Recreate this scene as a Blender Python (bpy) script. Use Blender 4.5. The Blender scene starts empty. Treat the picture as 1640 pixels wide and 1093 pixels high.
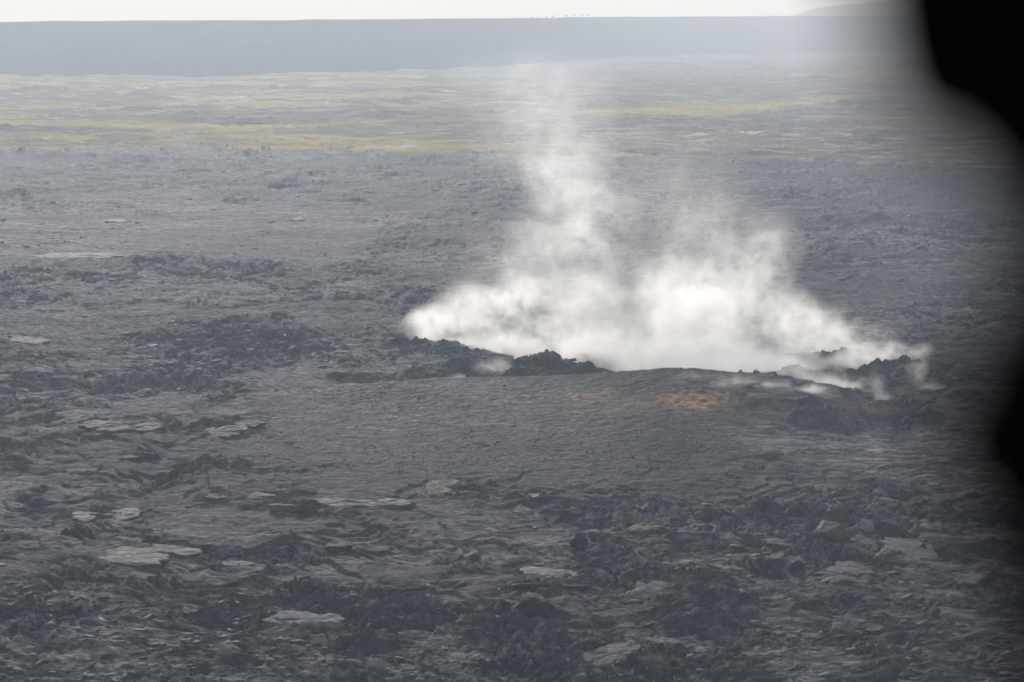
import bpy, bmesh, math, random
import numpy as np
from mathutils import Vector, noise as mnoise

random.seed(7)
RNG = np.random.default_rng(11)
SC = bpy.context.scene
COL = SC.collection

# ------------------------------------------------------------------ camera
PW, PH, FPX = 1640.0, 1093.0, 3060.0
CAM_H = 120.0
PITCH = math.atan((PH / 2 - 28.0) / FPX)
cd = bpy.data.cameras.new('camera')
cam = bpy.data.objects.new('camera', cd)
COL.objects.link(cam)
cam.location = (0, 0, CAM_H)
cam.rotation_euler = (math.pi / 2 - PITCH, 0, 0)
cd.sensor_width = 36.0
cd.lens = 36.0 * FPX / PW
cd.clip_start = 0.05
cd.clip_end = 60000
cd.dof.use_dof = True
cd.dof.focus_distance = 700.0
cd.dof.aperture_fstop = 1.4
SC.camera = cam

# ------------------------------------------------------------------ sky and sun
SUN_AZ = math.radians(-10)       # left of the view axis, ahead of the camera
SUN_EL = math.radians(22)
world = bpy.data.worlds.new('World')
SC.world = world
world.use_nodes = True
wn, wl = world.node_tree.nodes, world.node_tree.links
wn.clear()
sky = wn.new('ShaderNodeTexSky')
sky.sky_type = 'NISHITA'
sky.sun_disc = False
sky.sun_elevation = SUN_EL
sky.sun_rotation = SUN_AZ
sky.dust_density = 6.0
sky.air_density = 1.0
sky.altitude = 800
hsv = wn.new('ShaderNodeHueSaturation'); hsv.inputs['Saturation'].default_value = 0.35
wl.new(sky.outputs[0], hsv.inputs['Color'])
tc = wn.new('ShaderNodeTexCoord')
wmap = wn.new('ShaderNodeMapping'); wmap.inputs['Scale'].default_value = (1, 1, 5.0)
wl.new(tc.outputs['Generated'], wmap.inputs[0])
cn = wn.new('ShaderNodeTexNoise'); cn.inputs['Scale'].default_value = 3.1; cn.inputs['Detail'].default_value = 6
wl.new(wmap.outputs[0], cn.inputs['Vector'])
cr = wn.new('ShaderNodeMapRange'); cr.inputs['From Min'].default_value = 0.35; cr.inputs['From Max'].default_value = 0.7
cr.inputs['To Min'].default_value = 4.0; cr.inputs['To Max'].default_value = 6.2
wl.new(cn.outputs[0], cr.inputs[0])
comb = wn.new('ShaderNodeCombineColor')
for i, k in enumerate((0.97, 1.0, 1.04)):
    m = wn.new('ShaderNodeMath'); m.operation = 'MULTIPLY'; m.inputs[1].default_value = k
    wl.new(cr.outputs[0], m.inputs[0]); wl.new(m.outputs[0], comb.inputs[i])
mix = wn.new('ShaderNodeMix'); mix.data_type = 'RGBA'; mix.inputs['Factor'].default_value = 0.86
wl.new(hsv.outputs[0], mix.inputs['A']); wl.new(comb.outputs[0], mix.inputs['B'])
bg = wn.new('ShaderNodeBackground'); bg.inputs['Strength'].default_value = 0.1
wl.new(mix.outputs['Result'], bg.inputs['Color'])
wo = wn.new('ShaderNodeOutputWorld'); wl.new(bg.outputs[0], wo.inputs['Surface'])

sd = bpy.data.lights.new('sun', 'SUN'); sd.energy = 4.5; sd.angle = math.radians(7); sd.color = (1, 0.975, 0.945)
sun = bpy.data.objects.new('sun', sd); COL.objects.link(sun)
sdir = Vector((math.sin(SUN_AZ) * math.cos(SUN_EL), math.cos(SUN_AZ) * math.cos(SUN_EL), math.sin(SUN_EL)))
sun.rotation_euler = sdir.to_track_quat('Z', 'Y').to_euler()
sun.location = (0, 0, 400)

SC.view_settings.view_transform = 'Standard'
SC.view_settings.look = 'None'
SC.view_settings.gamma = 1.0
SC.view_settings.exposure = 0.0
SC.view_settings.use_curve_mapping = False
SC.render.engine = 'CYCLES'
cy = SC.cycles
cy.use_denoising = True
cy.max_bounces = 26
cy.diffuse_bounces = 2
cy.glossy_bounces = 2
cy.volume_bounces = 24
cy.volume_step_rate = 2.0
cy.volume_max_steps = 256

# ------------------------------------------------------------------ helpers
CP, SP = math.cos(PITCH), math.sin(PITCH)
def pxdir(u, v):
    a = (u - PW / 2) / FPX; b = (PH / 2 - v) / FPX
    return np.array([a, CP + b * SP, -SP + b * CP])
def pxw(u, v, z=0.0):
    """world point at height z that a line of sight through photo pixel (u, v) meets"""
    d = pxdir(u, v); t = (z - CAM_H) / d[2]
    return np.array([d[0] * t, d[1] * t, z])
def pxd(u, v, dist):
    """world point at ground distance dist"""
    d = pxdir(u, v); t = dist / math.hypot(d[0], d[1])
    return np.array([d[0] * t, d[1] * t, CAM_H + d[2] * t])
def sstep(a, b, x):
    t = np.clip((x - a) / (b - a), 0, 1); return t * t * (3 - 2 * t)

_P = RNG.permutation(1024).astype(np.int32)
_P2 = np.concatenate([_P, _P, _P[:4]])
_ang = RNG.uniform(0, 2 * np.pi, 1024)
_GX, _GY = np.cos(_ang).astype(np.float32), np.sin(_ang).astype(np.float32)
_R1, _R2, _R3, _R4 = (RNG.uniform(0, 1, 1024).astype(np.float32) for _ in range(4))
def perlin(x, y, seed=0):
    x = x + seed * 37.17; y = y + seed * 91.73
    xi = np.floor(x); yi = np.floor(y)
    fx = (x - xi).astype(np.float32); fy = (y - yi).astype(np.float32)
    xi = xi.astype(np.int32) & 1023; yi = yi.astype(np.int32) & 1023
    u = fx * fx * fx * (fx * (fx * 6 - 15) + 10); w = fy * fy * fy * (fy * (fy * 6 - 15) + 10)
    a = _P2[xi]; b = _P2[xi + 1]
    h00 = _P2[(a + yi) & 1023]; h01 = _P2[(a + yi + 1) & 1023]; h10 = _P2[(b + yi) & 1023]; h11 = _P2[(b + yi + 1) & 1023]
    n00 = _GX[h00] * fx + _GY[h00] * fy; n10 = _GX[h10] * (fx - 1) + _GY[h10] * fy
    n01 = _GX[h01] * fx + _GY[h01] * (fy - 1); n11 = _GX[h11] * (fx - 1) + _GY[h11] * (fy - 1)
    return ((n00 + u * (n10 - n00)) * (1 - w) + (n01 + u * (n11 - n01)) * w) * 1.5
def fbm(x, y, oct=4, seed=0, gain=0.5):
    s = 0; a = 1
    for i in range(oct):
        s = s + a * perlin(x, y, seed + i * 3); x = x * 2.03; y = y * 2.03; a *= gain
    return s
def billow(x, y, oct=4, seed=0, gain=0.5):
    s = 0; a = 1
    for i in range(oct):
        s = s + a * np.abs(perlin(x, y, seed + i * 3)); x = x * 2.07; y = y * 2.07; a *= gain
    return s
def ridged(x, y, oct=4, seed=0):
    s = 0; a = 1; w = 1
    for i in range(oct):
        n = np.clip(1 - 1.7 * np.abs(perlin(x, y, seed + i * 5)), 0, 1) ** 2 * w
        s = s + a * n; w = np.clip(n * 1.6, 0, 1); x = x * 2.1; y = y * 2.1; a *= 0.55
    return s
def worley(x, y, seed=0):
    """F1, F2 and, of the nearest cell: offset to its centre and two random values"""
    x = x + seed * 13.7; y = y + seed * 57.3
    xi = np.floor(x); yi = np.floor(y)
    f1 = np.full(x.shape, 9.0, np.float32); f2 = f1.copy()
    dx = np.zeros_like(f1); dy = np.zeros_like(f1); r1 = np.zeros_like(f1); r2 = np.zeros_like(f1)
    for i in (-1, 0, 1):
        for j in (-1, 0, 1):
            cx = (xi + i).astype(np.int32) & 1023; cyy = (yi + j).astype(np.int32) & 1023
            h = _P2[(_P2[cx] + cyy) & 1023]
            ox = (x - (xi + i + _R1[h])).astype(np.float32); oy = (y - (yi + j + _R2[h])).astype(np.float32)
            d = np.sqrt(ox * ox + oy * oy)
            near = d < f1
            f2 = np.where(near, f1, np.minimum(f2, d)); f1 = np.where(near, d, f1)
            dx = np.where(near, ox, dx); dy = np.where(near, oy, dy)
            r1 = np.where(near, _R3[h], r1); r2 = np.where(near, _R4[h], r2)
    return f1, f2, dx, dy, r1, r2

def tag(o, label=None, cat=None, group=None, kind=None):
    if label: o['label'] = label
    if cat: o['category'] = cat
    if group: o['group'] = group
    if kind: o['kind'] = kind
    return o
def link(name, me, mat=None, parent=None):
    o = bpy.data.objects.new(name, me); COL.objects.link(o)
    if mat is not None: me.materials.append(mat)
    if parent is not None: o.parent = parent
    return o
def mesh_from(name, V, F, smooth=True):
    """V (n,3) array, F (m,k) array of equal-size faces"""
    me = bpy.data.meshes.new(name)
    V = np.ascontiguousarray(V, np.float32); F = np.ascontiguousarray(F, np.int32)
    me.vertices.add(len(V)); me.vertices.foreach_set('co', V.ravel())
    k = F.shape[1]
    me.loops.add(F.size); me.loops.foreach_set('vertex_index', F.ravel())
    me.polygons.add(len(F)); me.polygons.foreach_set('loop_start', np.arange(0, F.size, k, dtype=np.int32))
    me.polygons.foreach_set('use_smooth', np.full(len(F), smooth))
    me.update(calc_edges=True)
    return me
def attr(me, name, vals):
    a = me.attributes.new(name, 'FLOAT', 'POINT'); a.data.foreach_set('value', np.ascontiguousarray(vals, np.float32))

# ------------------------------------------------------------------ materials
class NT:
    def __init__(self, name):
        self.m = bpy.data.materials.new(name); self.m.use_nodes = True
        self.t = self.m.node_tree; self.n = self.t.nodes; self.l = self.t.links; self.n.clear()
        self.out = self.n.new('ShaderNodeOutputMaterial')
    def new(self, t, **kw):
        nd = self.n.new(t)
        for k, v in kw.items(): setattr(nd, k, v)
        return nd
    def noise(self, scale, detail=5, rough=0.55, vec=None, stretch=None, ntype='FBM'):
        if vec is None:
            g = self.new('ShaderNodeNewGeometry'); vec = g.outputs['Position']
        if stretch:
            mp = self.new('ShaderNodeMapping'); mp.inputs['Scale'].default_value = stretch
            self.l.new(vec, mp.inputs[0]); vec = mp.outputs[0]
        nd = self.new('ShaderNodeTexNoise', noise_type=ntype)
        nd.inputs['Scale'].default_value = scale; nd.inputs['Detail'].default_value = detail; nd.inputs['Roughness'].default_value = rough
        self.l.new(vec, nd.inputs['Vector'])
        return nd.outputs[0]
    def rng(self, src, a, b, c=0.0, d=1.0):
        r = self.new('ShaderNodeMapRange'); self.l.new(src, r.inputs[0])
        r.inputs[1].default_value = a; r.inputs[2].default_value = b; r.inputs[3].default_value = c; r.inputs[4].default_value = d
        return r.outputs[0]
    def math(self, op, a, b=None):
        m = self.new('ShaderNodeMath', operation=op)
        for i, s in enumerate((a, b)):
            if s is None: continue
            if isinstance(s, (int, float)): m.inputs[i].default_value = s
            else: self.l.new(s, m.inputs[i])
        return m.outputs[0]
    def attr(self, name):
        a = self.new('ShaderNodeAttribute'); a.attribute_name = name; return a.outputs['Fac']
    def mixc(self, fac, a, b):
        m = self.new('ShaderNodeMix', data_type='RGBA')
        for key, s in (('Factor', fac), ('A', a), ('B', b)):
            if isinstance(s, tuple): m.inputs[key].default_value = (*s, 1)
            elif isinstance(s, (int, float)): m.inputs[key].default_value = s
            else: self.l.new(s, m.inputs[key])
        return m.outputs['Result']
    def finish(self, color, rough=0.6, spec=0.5, bump=None, dist=0.2, strength=1.0):
        p = self.new('ShaderNodeBsdfPrincipled')
        for key, s in (('Base Color', color), ('Roughness', rough), ('Specular IOR Level', spec)):
            if isinstance(s, tuple): p.inputs[key].default_value = (*s, 1)
            elif isinstance(s, (int, float)): p.inputs[key].default_value = s
            else: self.l.new(s, p.inputs[key])
        if bump is not None:
            b = self.new('ShaderNodeBump'); b.inputs['Distance'].default_value = dist; b.inputs['Strength'].default_value = strength
            self.l.new(bump, b.inputs['Height']); self.l.new(b.outputs[0], p.inputs['Normal'])
        self.l.new(p.outputs[0], self.out.inputs['Surface'])
        return self.m

def streaks(t, lo, hi):
    """silvery skin streaks at several sizes, with sunlit sheen painted into their colour"""
    f = t.noise(0.34, 4, 0.62, stretch=(0.42, 1, 1)); g = t.noise(0.09, 5, 0.6, stretch=(0.4, 1, 1)); e = t.noise(1.1, 3, 0.6, stretch=(0.5, 1, 1))
    m = t.math('ADD', t.math('MULTIPLY', f, 0.45), t.math('ADD', t.math('MULTIPLY', g, 0.25), t.math('MULTIPLY', e, 0.3)))
    return t.rng(m, lo, hi), e
def lava_material(name, dark, mid, pale, rust=(0.44, 0.235, 0.125), lo=0.48, hi=0.57, rough=(0.62, 0.85)):
    t = NT(name)
    n1 = t.noise(0.12, 6, 0.6, stretch=(0.5, 1, 1)); n3 = t.noise(0.02, 4, 0.5)
    sk, fine = streaks(t, lo, hi)
    c = t.mixc(t.rng(n1, 0.38, 0.62), dark, mid)
    c = t.mixc(t.rng(n3, 0.48, 0.72, 0, 0.5), c, (0.045, 0.036, 0.029))
    unit = t.noise(0.011, 7, 0.6, stretch=(0.45, 1, 1))      # older and younger flow units, dull and silvery
    un = t.rng(unit, 0.46, 0.54, 0.45, 1.25)
    c = t.mixc(t.math('MULTIPLY', t.math('MULTIPLY', sk, un), t.rng(t.attr('pale'), 0, 1, 0.35, 1.0)), c, pale)  # backlit sheen of the silvery skin is put in as pale colour
    c = t.mixc(t.math('MULTIPLY', t.attr('rust'), t.rng(t.noise(0.8, 5, 0.7), 0.28, 0.62)), c, rust)
    c = t.mixc(t.math('MULTIPLY', t.attr('tan'), t.rng(t.noise(0.6, 5, 0.7, stretch=(0.5, 1, 1)), 0.45, 0.6)), c, (0.17, 0.12, 0.06))
    return t.finish(c, t.rng(fine, 0.35, 0.65, rough[1], rough[0]), 0.015, t.noise(0.36, 9, 0.62, stretch=(0.7, 1, 1)), 2.2, 1.0)

M = {}
M['lava'] = lava_material('lava_crust', (0.023, 0.0232, 0.0238), (0.053, 0.0527, 0.0535), (0.25, 0.249, 0.25))
M['cinder'] = lava_material('cinder_ground', (0.029, 0.0283, 0.0284), (0.054, 0.0525, 0.0522), (0.22, 0.216, 0.213), lo=0.48, hi=0.6, rough=(0.6, 0.8))

def scrub_material():
    t = NT('scrub_ground')
    a = t.noise(0.012, 6, 0.6, stretch=(0.35, 1, 1)); b = t.noise(0.05, 7, 0.65, stretch=(0.4, 1, 1))
    c = t.mixc(t.rng(a, 0.38, 0.62), (0.075, 0.062, 0.056), (0.13, 0.11, 0.08))
    c = t.mixc(t.math('MULTIPLY', t.attr('tan'), t.rng(b, 0.25, 0.5)), c, (0.35, 0.28, 0.07))
    c = t.mixc(t.math('MULTIPLY', t.attr('rust'), t.rng(b, 0.35, 0.6)), c, (0.04, 0.036, 0.038))
    s = t.noise(0.045, 5, 0.68, stretch=(0.3, 1, 1))
    c = t.mixc(t.math('MULTIPLY', t.attr('pale'), t.rng(s, 0.52, 0.62, 0, 0.9)), c, (0.5, 0.48, 0.45))
    return t.finish(c, 0.9, 0.02, t.noise(0.12, 8, 0.66, stretch=(0.6, 1, 1)), 5.0, 1.0)
M['scrub'] = scrub_material()
def esc_material():
    t = NT('escarpment_rock')
    a = t.noise(0.006, 7, 0.62, stretch=(1, 1, 3)); b = t.noise(0.05, 5, 0.6)
    c = t.mixc(t.rng(a, 0.35, 0.65), (0.075, 0.076, 0.075), (0.12, 0.117, 0.105))
    c = t.mixc(t.rng(b, 0.5, 0.7, 0, 0.5), c, (0.06, 0.075, 0.05))
    return t.finish(c, 0.95, 0.02, b, 2, 0.5)
M['esc'] = esc_material()
def hill_material():
    t = NT('grassy_hill')
    a = t.noise(0.003, 6, 0.6)
    return t.finish(t.mixc(t.rng(a, 0.35, 0.65), (0.22, 0.22, 0.07), (0.34, 0.31, 0.13)), 0.9, 0.2)
M['hill'] = hill_material()
def slab_material(name, c0, c1, edge=(0.012, 0.012, 0.014)):
    t = NT(name)
    sk, fine = streaks(t, 0.40, 0.58); b = t.noise(0.7, 7, 0.68, stretch=(0.55, 1, 1))
    c = t.mixc(sk, c0, c1)
    c = t.mixc(t.rng(b, 0.56, 0.66, 0, 0.8), c, edge)
    return t.finish(c, t.rng(fine, 0.35, 0.65, 0.8, 0.6), 0.08, b, 0.9, 1.0)
M['slab_pale'] = slab_material('pale_lava_slab', (0.052, 0.053, 0.053), (0.12, 0.12, 0.118))
M['slab_silver'] = slab_material('silver_lava_slab', (0.075, 0.075, 0.075), (0.18, 0.18, 0.178))
M['slab_dark'] = slab_material('dark_lava_block', (0.010, 0.0105, 0.012), (0.021, 0.0215, 0.024))
M['slab_grey'] = slab_material('grey_lava_block', (0.032, 0.0325, 0.034), (0.09, 0.09, 0.091))
M['slab_tan'] = slab_material('tan_lava_block', (0.03, 0.026, 0.02), (0.1, 0.08, 0.05))
M['slab_brown'] = slab_material('brown_lava_block', (0.035, 0.03, 0.028), (0.075, 0.06, 0.055))
M['leaf'] = NT('tree_foliage').finish((0.05, 0.07, 0.035), 0.8, 0.2)
M['bark'] = NT('tree_bark').finish((0.07, 0.06, 0.05), 0.9, 0.2)
def black_material():
    t = NT('black_moulded_plastic')
    return t.finish(t.mixc(t.noise(60, 4), (0.0015, 0.0015, 0.0015), (0.003, 0.003, 0.003)), 0.9, 0.0)
M['black'] = black_material()

# ------------------------------------------------------------------ terrain
def poly_ridge(x, y, pts, wf, wb, pw=1.0):
    """height of a crest through photo points (u, v, H); gentler on the near side (wf) than behind (wb)"""
    P = np.array([pxw(u, v, H) for u, v, H in pts])
    best = np.zeros_like(x)
    for (x0, y0, h0), (x1, y1, h1) in zip(P[:-1], P[1:]):
        dx, dy = x1 - x0, y1 - y0; L2 = dx * dx + dy * dy
        t = np.clip(((x - x0) * dx + (y - y0) * dy) / L2, 0, 1)
        ox, oy = x - (x0 + t * dx), y - (y0 + t * dy)
        d = np.sqrt(ox * ox + oy * oy)
        w = np.where(oy < 0, wf, wb)
        best = np.maximum(best, (h0 + t * (h1 - h0)) * np.clip(1 - d / w, 0, 1) ** pw)
    return best
RIDGES = [
    ([(600, 556, 1), (645, 541, 4), (680, 538, 4.6), (712, 545, 4), (735, 556, 2.5)], 20, 10),
    ([(560, 604, 1), (640, 592, 2.4), (700, 577, 4.6), (735, 571, 5.4), (765, 582, 3.4), (800, 590, 2)], 18, 9),
    ([(690, 604, 1.5), (770, 598, 3), (830, 592, 4.2), (880, 588, 3.8), (925, 582, 4.4), (960, 588, 4.2), (1005, 595, 3.8)], 16, 9),
    ([(815, 578, 3), (845, 571, 4.5), (880, 569, 5), (910, 575, 3)], 14, 8),
    ([(1190, 652, 2), (1265, 645, 5), (1290, 637, 8), (1312, 633, 9.5), (1345, 641, 7), (1400, 648, 6), (1432, 640, 6.5), (1455, 648, 2)], 20, 8),
    ([(1280, 586, 4), (1340, 588, 3.5), (1380, 590, 4), (1420, 577, 6), (1470, 569, 8), (1490, 572, 7), (1515, 592, 3)], 22, 9),
    ([(1340, 612, 2), (1400, 605, 3.5), (1460, 603, 3), (1520, 612, 1.5)], 16, 8),
    ([(1150, 600, 6), (1200, 604, 7.5), (1290, 613, 7), (1332, 624, 6), (1372, 636, 3.5), (1400, 642, 2)], 14, 9),
    ([(910, 522, 3), (955, 519, 5), (1000, 516, 5), (1040, 522, 3)], 16, 10),
    ([(1280, 562, 3), (1320, 556, 5), (1365, 560, 3)], 14, 8),
    ([(1290, 345, 2), (1330, 339, 5), (1360, 329, 11), (1380, 336, 7), (1400, 333, 9), (1425, 342, 5), (1460, 338, 6), (1520, 346, 3)], 60, 30),
    ([(1180, 800, 3), (1210, 782, 6), (1235, 792, 4), (1260, 815, 1)], 9, 6),
    ([(1270, 815, 1.5), (1330, 795, 3.5), (1390, 800, 3), (1450, 792, 3), (1520, 788, 3.5), (1600, 790, 3)], 8, 5),
    ([(920, 842, 3), (960, 836, 4.5), (1040, 832, 5), (1090, 822, 5.5), (1150, 830, 4), (1190, 850, 1.5)], 11, 6),
    ([(1150, 880, 3), (1200, 862, 4.5), (1250, 872, 4), (1290, 890, 2)], 9, 5),
    ([(340, 848, 1.5), (400, 838, 3.5), (450, 836, 4), (500, 846, 3), (540, 866, 1)], 12, 7),
    ([(170, 850, 1.5), (225, 842, 3), (270, 850, 2.5), (310, 862, 1)], 9, 6),
    ([(680, 985, 2), (760, 960, 4), (850, 945, 5), (940, 935, 4.5), (1050, 925, 5), (1130, 930, 4.5), (1180, 945, 3)], 16, 8),
    ([(8, 1015, 3), (80, 1000, 4), (150, 1010, 4), (190, 1030, 2)], 14, 6),
    ([(240, 1040, 2), (330, 1010, 4), (400, 1000, 3.5), (470, 1020, 2)], 12, 6),
    ([(400, 795, 1.5), (430, 786, 3), (470, 790, 3.2), (505, 806, 1.5)], 8, 5),
    ([(700, 792, 1), (760, 782, 2.8), (820, 788, 2.6), (860, 800, 1)], 9, 6),
]
# polar grid: fine inside the view, coarse to the sides and near the foot of the viewpoint
az = np.concatenate([np.linspace(-75, -17, 26)[:-1], np.linspace(-17, 17, 1090), np.linspace(17, 75, 26)[1:]])
vv = np.concatenate([np.linspace(1170, 1096, 45)[:-1], np.linspace(1096, 960, 190)[:-1], np.linspace(960, 780, 220)[:-1], np.linspace(780, 660, 110)[:-1], np.linspace(660, 520, 200)[:-1],
                     np.linspace(520, 240, 330)[:-1], np.linspace(240, 118, 110)[:-1], np.linspace(118, 60, 40)])
rows = np.array([pxw(820, v)[1] for v in vv])
rows = np.concatenate([np.linspace(30, rows[0], 25)[:-1], rows, [5200 + 0, 9000, 12500]])
rows = np.unique(rows)
ROWSP = np.gradient(rows)
def crest_line(u):
    return np.interp(u, [350, 560, 700, 900, 1000, 1060, 1110, 1180, 1290, 1370, 1440], [640, 618, 606, 600, 594, 590, 590, 597, 611, 634, 650])
def crest_h(u):
    return np.interp(u, [350, 560, 700, 900, 1000, 1060, 1110, 1180, 1290, 1370, 1440], [0, 0.6, 1.6, 4, 6.5, 8.5, 9, 8, 6.5, 3, 0])
# distance of the crest at every column
_ug = np.linspace(300, 1500, 200)
_rg = np.array([math.hypot(*pxw(u, crest_line(u), crest_h(u))[:2]) for u in _ug])
_rs = np.array([math.hypot(*pxw(u, 785, 0)[:2]) for u in _ug])
def uv_of(x, y):
    """photo pixel of the point of flat ground at (x, y)"""
    zc = y * CP + CAM_H * SP
    yc = y * SP - CAM_H * CP
    return PW / 2 + FPX * x / zc, PH / 2 - FPX * yc / zc
def masks(u, v):
    m = {}
    q = perlin(u / 90, v / 40, 5) * 18 + perlin(u / 28, v / 14, 6) * 7
    v2 = v + q
    near = sstep(905, 960, v2)
    right_near = sstep(890, 950, u + q) * sstep(775, 800, v2)
    m['near'] = np.maximum(near, right_near)
    m['cinder'] = sstep(330, 520, u + 5 * q) * (1 - sstep(1150, 1230, u + q)) * sstep(588, 622, v2 + (u < 700) * 12) * (1 - sstep(735, 800, v2))
    m['flow'] = sstep(1150, 1230, u + q) * sstep(648, 670, v2) * (1 - sstep(772, 790, v2))
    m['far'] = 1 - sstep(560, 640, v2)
    m['band'] = sstep(310, 350, v2) * (1 - sstep(395, 430, v2)) * (1 - sstep(560, 760, u))
    return m
def scrub_edge(u):
    return np.interp(u, [-600, 0, 300, 640, 900, 1200, 1600, 2300], [232, 235, 236, 247, 250, 255, 262, 268])
def height(x, y):
    r = np.sqrt(x * x + y * y)
    u, v = uv_of(x, y)
    k = masks(u, v)
    near, cin, flow, far = k['near'], k['cinder'], k['flow'], k['far']
    # warped coordinates
    wx = x + 5 * fbm(x / 23, y / 23, 3, 1) + 1.2 * fbm(x / 5, y / 5, 2, 17); wy = y + 5 * fbm(x / 23, y / 23, 3, 2) + 1.2 * fbm(x / 5, y / 5, 2, 18)
    broad = fbm(x / 150, y / 130, 3, 3) * 2.0 + fbm(x / 45, y / 45, 2, 4) * 0.8
    patch = sstep(-0.15, 0.45, fbm(x / 80, y / 100, 3, 21))
    spc = np.interp(r, rows, ROWSP)                     # local depth step of the grid: finer relief than it can hold is left to the bump
    def lod(w): return sstep(1.2 * spc, 3.2 * spc, np.full_like(r, w))
    # long folded lobes, crumpled skin, broken tilted plates
    lob = billow(wx / 30, wy / 19, 3, 6, 0.5)
    fold = billow(wx / 11, wy / 6.5, 3, 7, 0.5) * lod(7)
    crum = ridged(wx / 9, wy / 6, 4, 10) * lod(6)
    px_ = x + 5 * fbm(x / 13, y / 13, 3, 8); py_ = y + 4 * fbm(x / 13, y / 13, 3, 9)
    f1, f2, dx, dy, r1, r2 = worley(px_ / 15, py_ / 11, 1)
    plate = (r1 - 0.5) * 1.0 + (dx * np.cos(r2 * 17) + dy * np.sin(r2 * 17)) * (0.5 + 1.6 * r1)
    crack = (1 - sstep(0.01, 0.08, f2 - f1)) * lod(5)
    g1, g2, ex, ey, s1, s2 = worley(px_ / 4.8, py_ / 3.6, 2)
    small = ((s1 - 0.5) * 0.5 + (ex * np.cos(s2 * 19) + ey * np.sin(s2 * 19)) * 0.9) * lod(4)
    fine = fbm(wx / 2.4, wy / 1.9, 3, 14, 0.6) * lod(2.4)
    def lobes(lam, warp, wl, seed, w, th=0.0):
        # overlapping flow lobes: slow fall towards the back, a short scarp facing the viewpoint side
        ph = (y * math.cos(th) + x * math.sin(th)) / lam + warp * fbm(x / wl, y / (wl * .8), 3, seed, 0.6)
        fr = ph - np.floor(ph)
        a = sstep(-0.25, 0.5, fbm(x / (wl * .9) + 7, y / wl, 2, seed + 50))
        return (1 - fr - 0.5) * sstep(0, 0.09, fr) * a * lod(w)
    sc1 = lobes(15, 2.4, 38, 200, 4, 0.18); sc2 = lobes(7, 2.0, 19, 210, 3, -0.3); sc3 = lobes(40, 2.4, 80, 220, 6); sc4 = lobes(3.4, 2.0, 11, 230, 1.6, 0.35)
    amp = 0.35 + 0.95 * sstep(-0.35, 0.45, fbm(x / 34, y / 26, 3, 33))
    rough = ((lob - 0.45) * 2.5 + (fold - 0.4) * 1.2 + (crum - 0.8) * 0.15 + plate * 0.55 + small * 0.3 + fine * 0.1 - crack * 0.5 + sc1 * 2.8 + sc2 * 2.2 + sc4 * 1.1) * amp
    # smooth pahoehoe with a few scarps and cracks
    c1, c2, cx, cyy, q1, q2 = worley((x + 14 * fbm(x / 30, y / 30, 4, 15)) / 34, (y + 11 * fbm(x / 30, y / 30, 4, 16)) / 24, 3)
    ckm = sstep(0.0, 0.4, fbm(x / 25, y / 25, 2, 19))
    scarp = (q1 - 0.5) * 0.8 + (cx * np.cos(q2 * 13) + cyy * np.sin(q2 * 13)) * 1.0 - (1 - sstep(0.005, 0.035, c2 - c1)) * 0.7 * ckm
    patch2 = sstep(0.0, 0.45, fbm(x / 20, y / 22, 3, 31))
    smooth = scarp + (lob - 0.45) * 1.0 + (fold - 0.4) * 0.3 + fine * 0.05 + sc1 * 1.3 + sc2 * 0.6 * patch2 + sc4 * 0.25 * patch2
    far_amp = 0.45 + 0.85 * patch
    farr = ((lob - 0.45) * 1.6 + (fold - 0.4) * 1.5 + (crum - 0.8) * 0.12 + plate * 0.6 + small * 0.45 + sc1 * 2.3 + sc2 * 1.7 + sc3 * 2.2) * far_amp + scarp * 0.6 + sc3 * 0.8
    farr = farr * (1 - 0.75 * k['band']) * (1 + sstep(800, 1500, r) * 0.6)
    mid = smooth + rough * 0.5 * patch2
    h = broad
    base = mid * (1 - near) + rough * near
    base = base * (1 - far) + farr * far
    base = base * (1 - cin) + (fine * 0.22 + small * 0.12 + (fold - .4) * 0.25 + sc2 * 0.35 * patch2 + sc1 * 0.4) * cin
    base = base * (1 - flow) + (smooth * 0.6 + rough * 0.06) * flow
    h = h * (1 - 0.7 * cin) + base
    # the cinder mound and the hollow behind its crest
    uu = np.clip(u, 300, 1500)
    rc = np.interp(uu, _ug, _rg); r0 = np.interp(uu, _ug, _rs); H = crest_h(uu)
    t = (r - r0) / (rc - r0)
    mound = H * np.clip(t, 0, 1) ** 1.5 * np.clip(1 - (r - rc) / 16, 0, 1)
    hollow = -7 * sstep(0, 1, np.clip((r - rc - 6) / 14, 0, 1)) * (1 - sstep(rc + 55, rc + 90, r)) * sstep(740, 860, u) * (1 - sstep(1290, 1400, u))
    # ridges
    rd = np.zeros_like(x); rn = np.zeros_like(x)
    n1 = fbm(x / 16, y / 12, 2, 40, 0.5) + 0.8 * fbm(wx / 6, wy / 5, 3, 44, 0.55) * lod(5)
    for i, (pts, wf, wb) in enumerate(RIDGES):
        us = [p[0] for p in pts]; vs = [p[1] for p in pts]
        sel = (u > min(us) - 160) & (u < max(us) + 160) & (v > min(vs) - 90) & (v < max(vs) + 120)
        if not sel.any(): continue
        hh = poly_ridge(x[sel], y[sel], pts, wf, wb, 0.9)
        if i < 10: rd[sel] = np.maximum(rd[sel], hh * 0.92)
        else: rn[sel] = np.maximum(rn[sel], hh)
    craggy = np.clip(rd / 3.5, 0, 1) 
    h = h * (1 - 0.35 * craggy) + np.maximum(mound, 0) + hollow + rn * (0.5 + 0.2 * n1)
    h = np.maximum(h, rd * (1 + 0.22 * n1) + n1 * 1.6 * craggy + (small * 0.6 + (crum - .7) * 0.3 + plate * 0.5 + sc2 * 0.9 + sc4 * .5) * craggy - 0.8 + np.where(craggy > 0, 0, -50))
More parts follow.
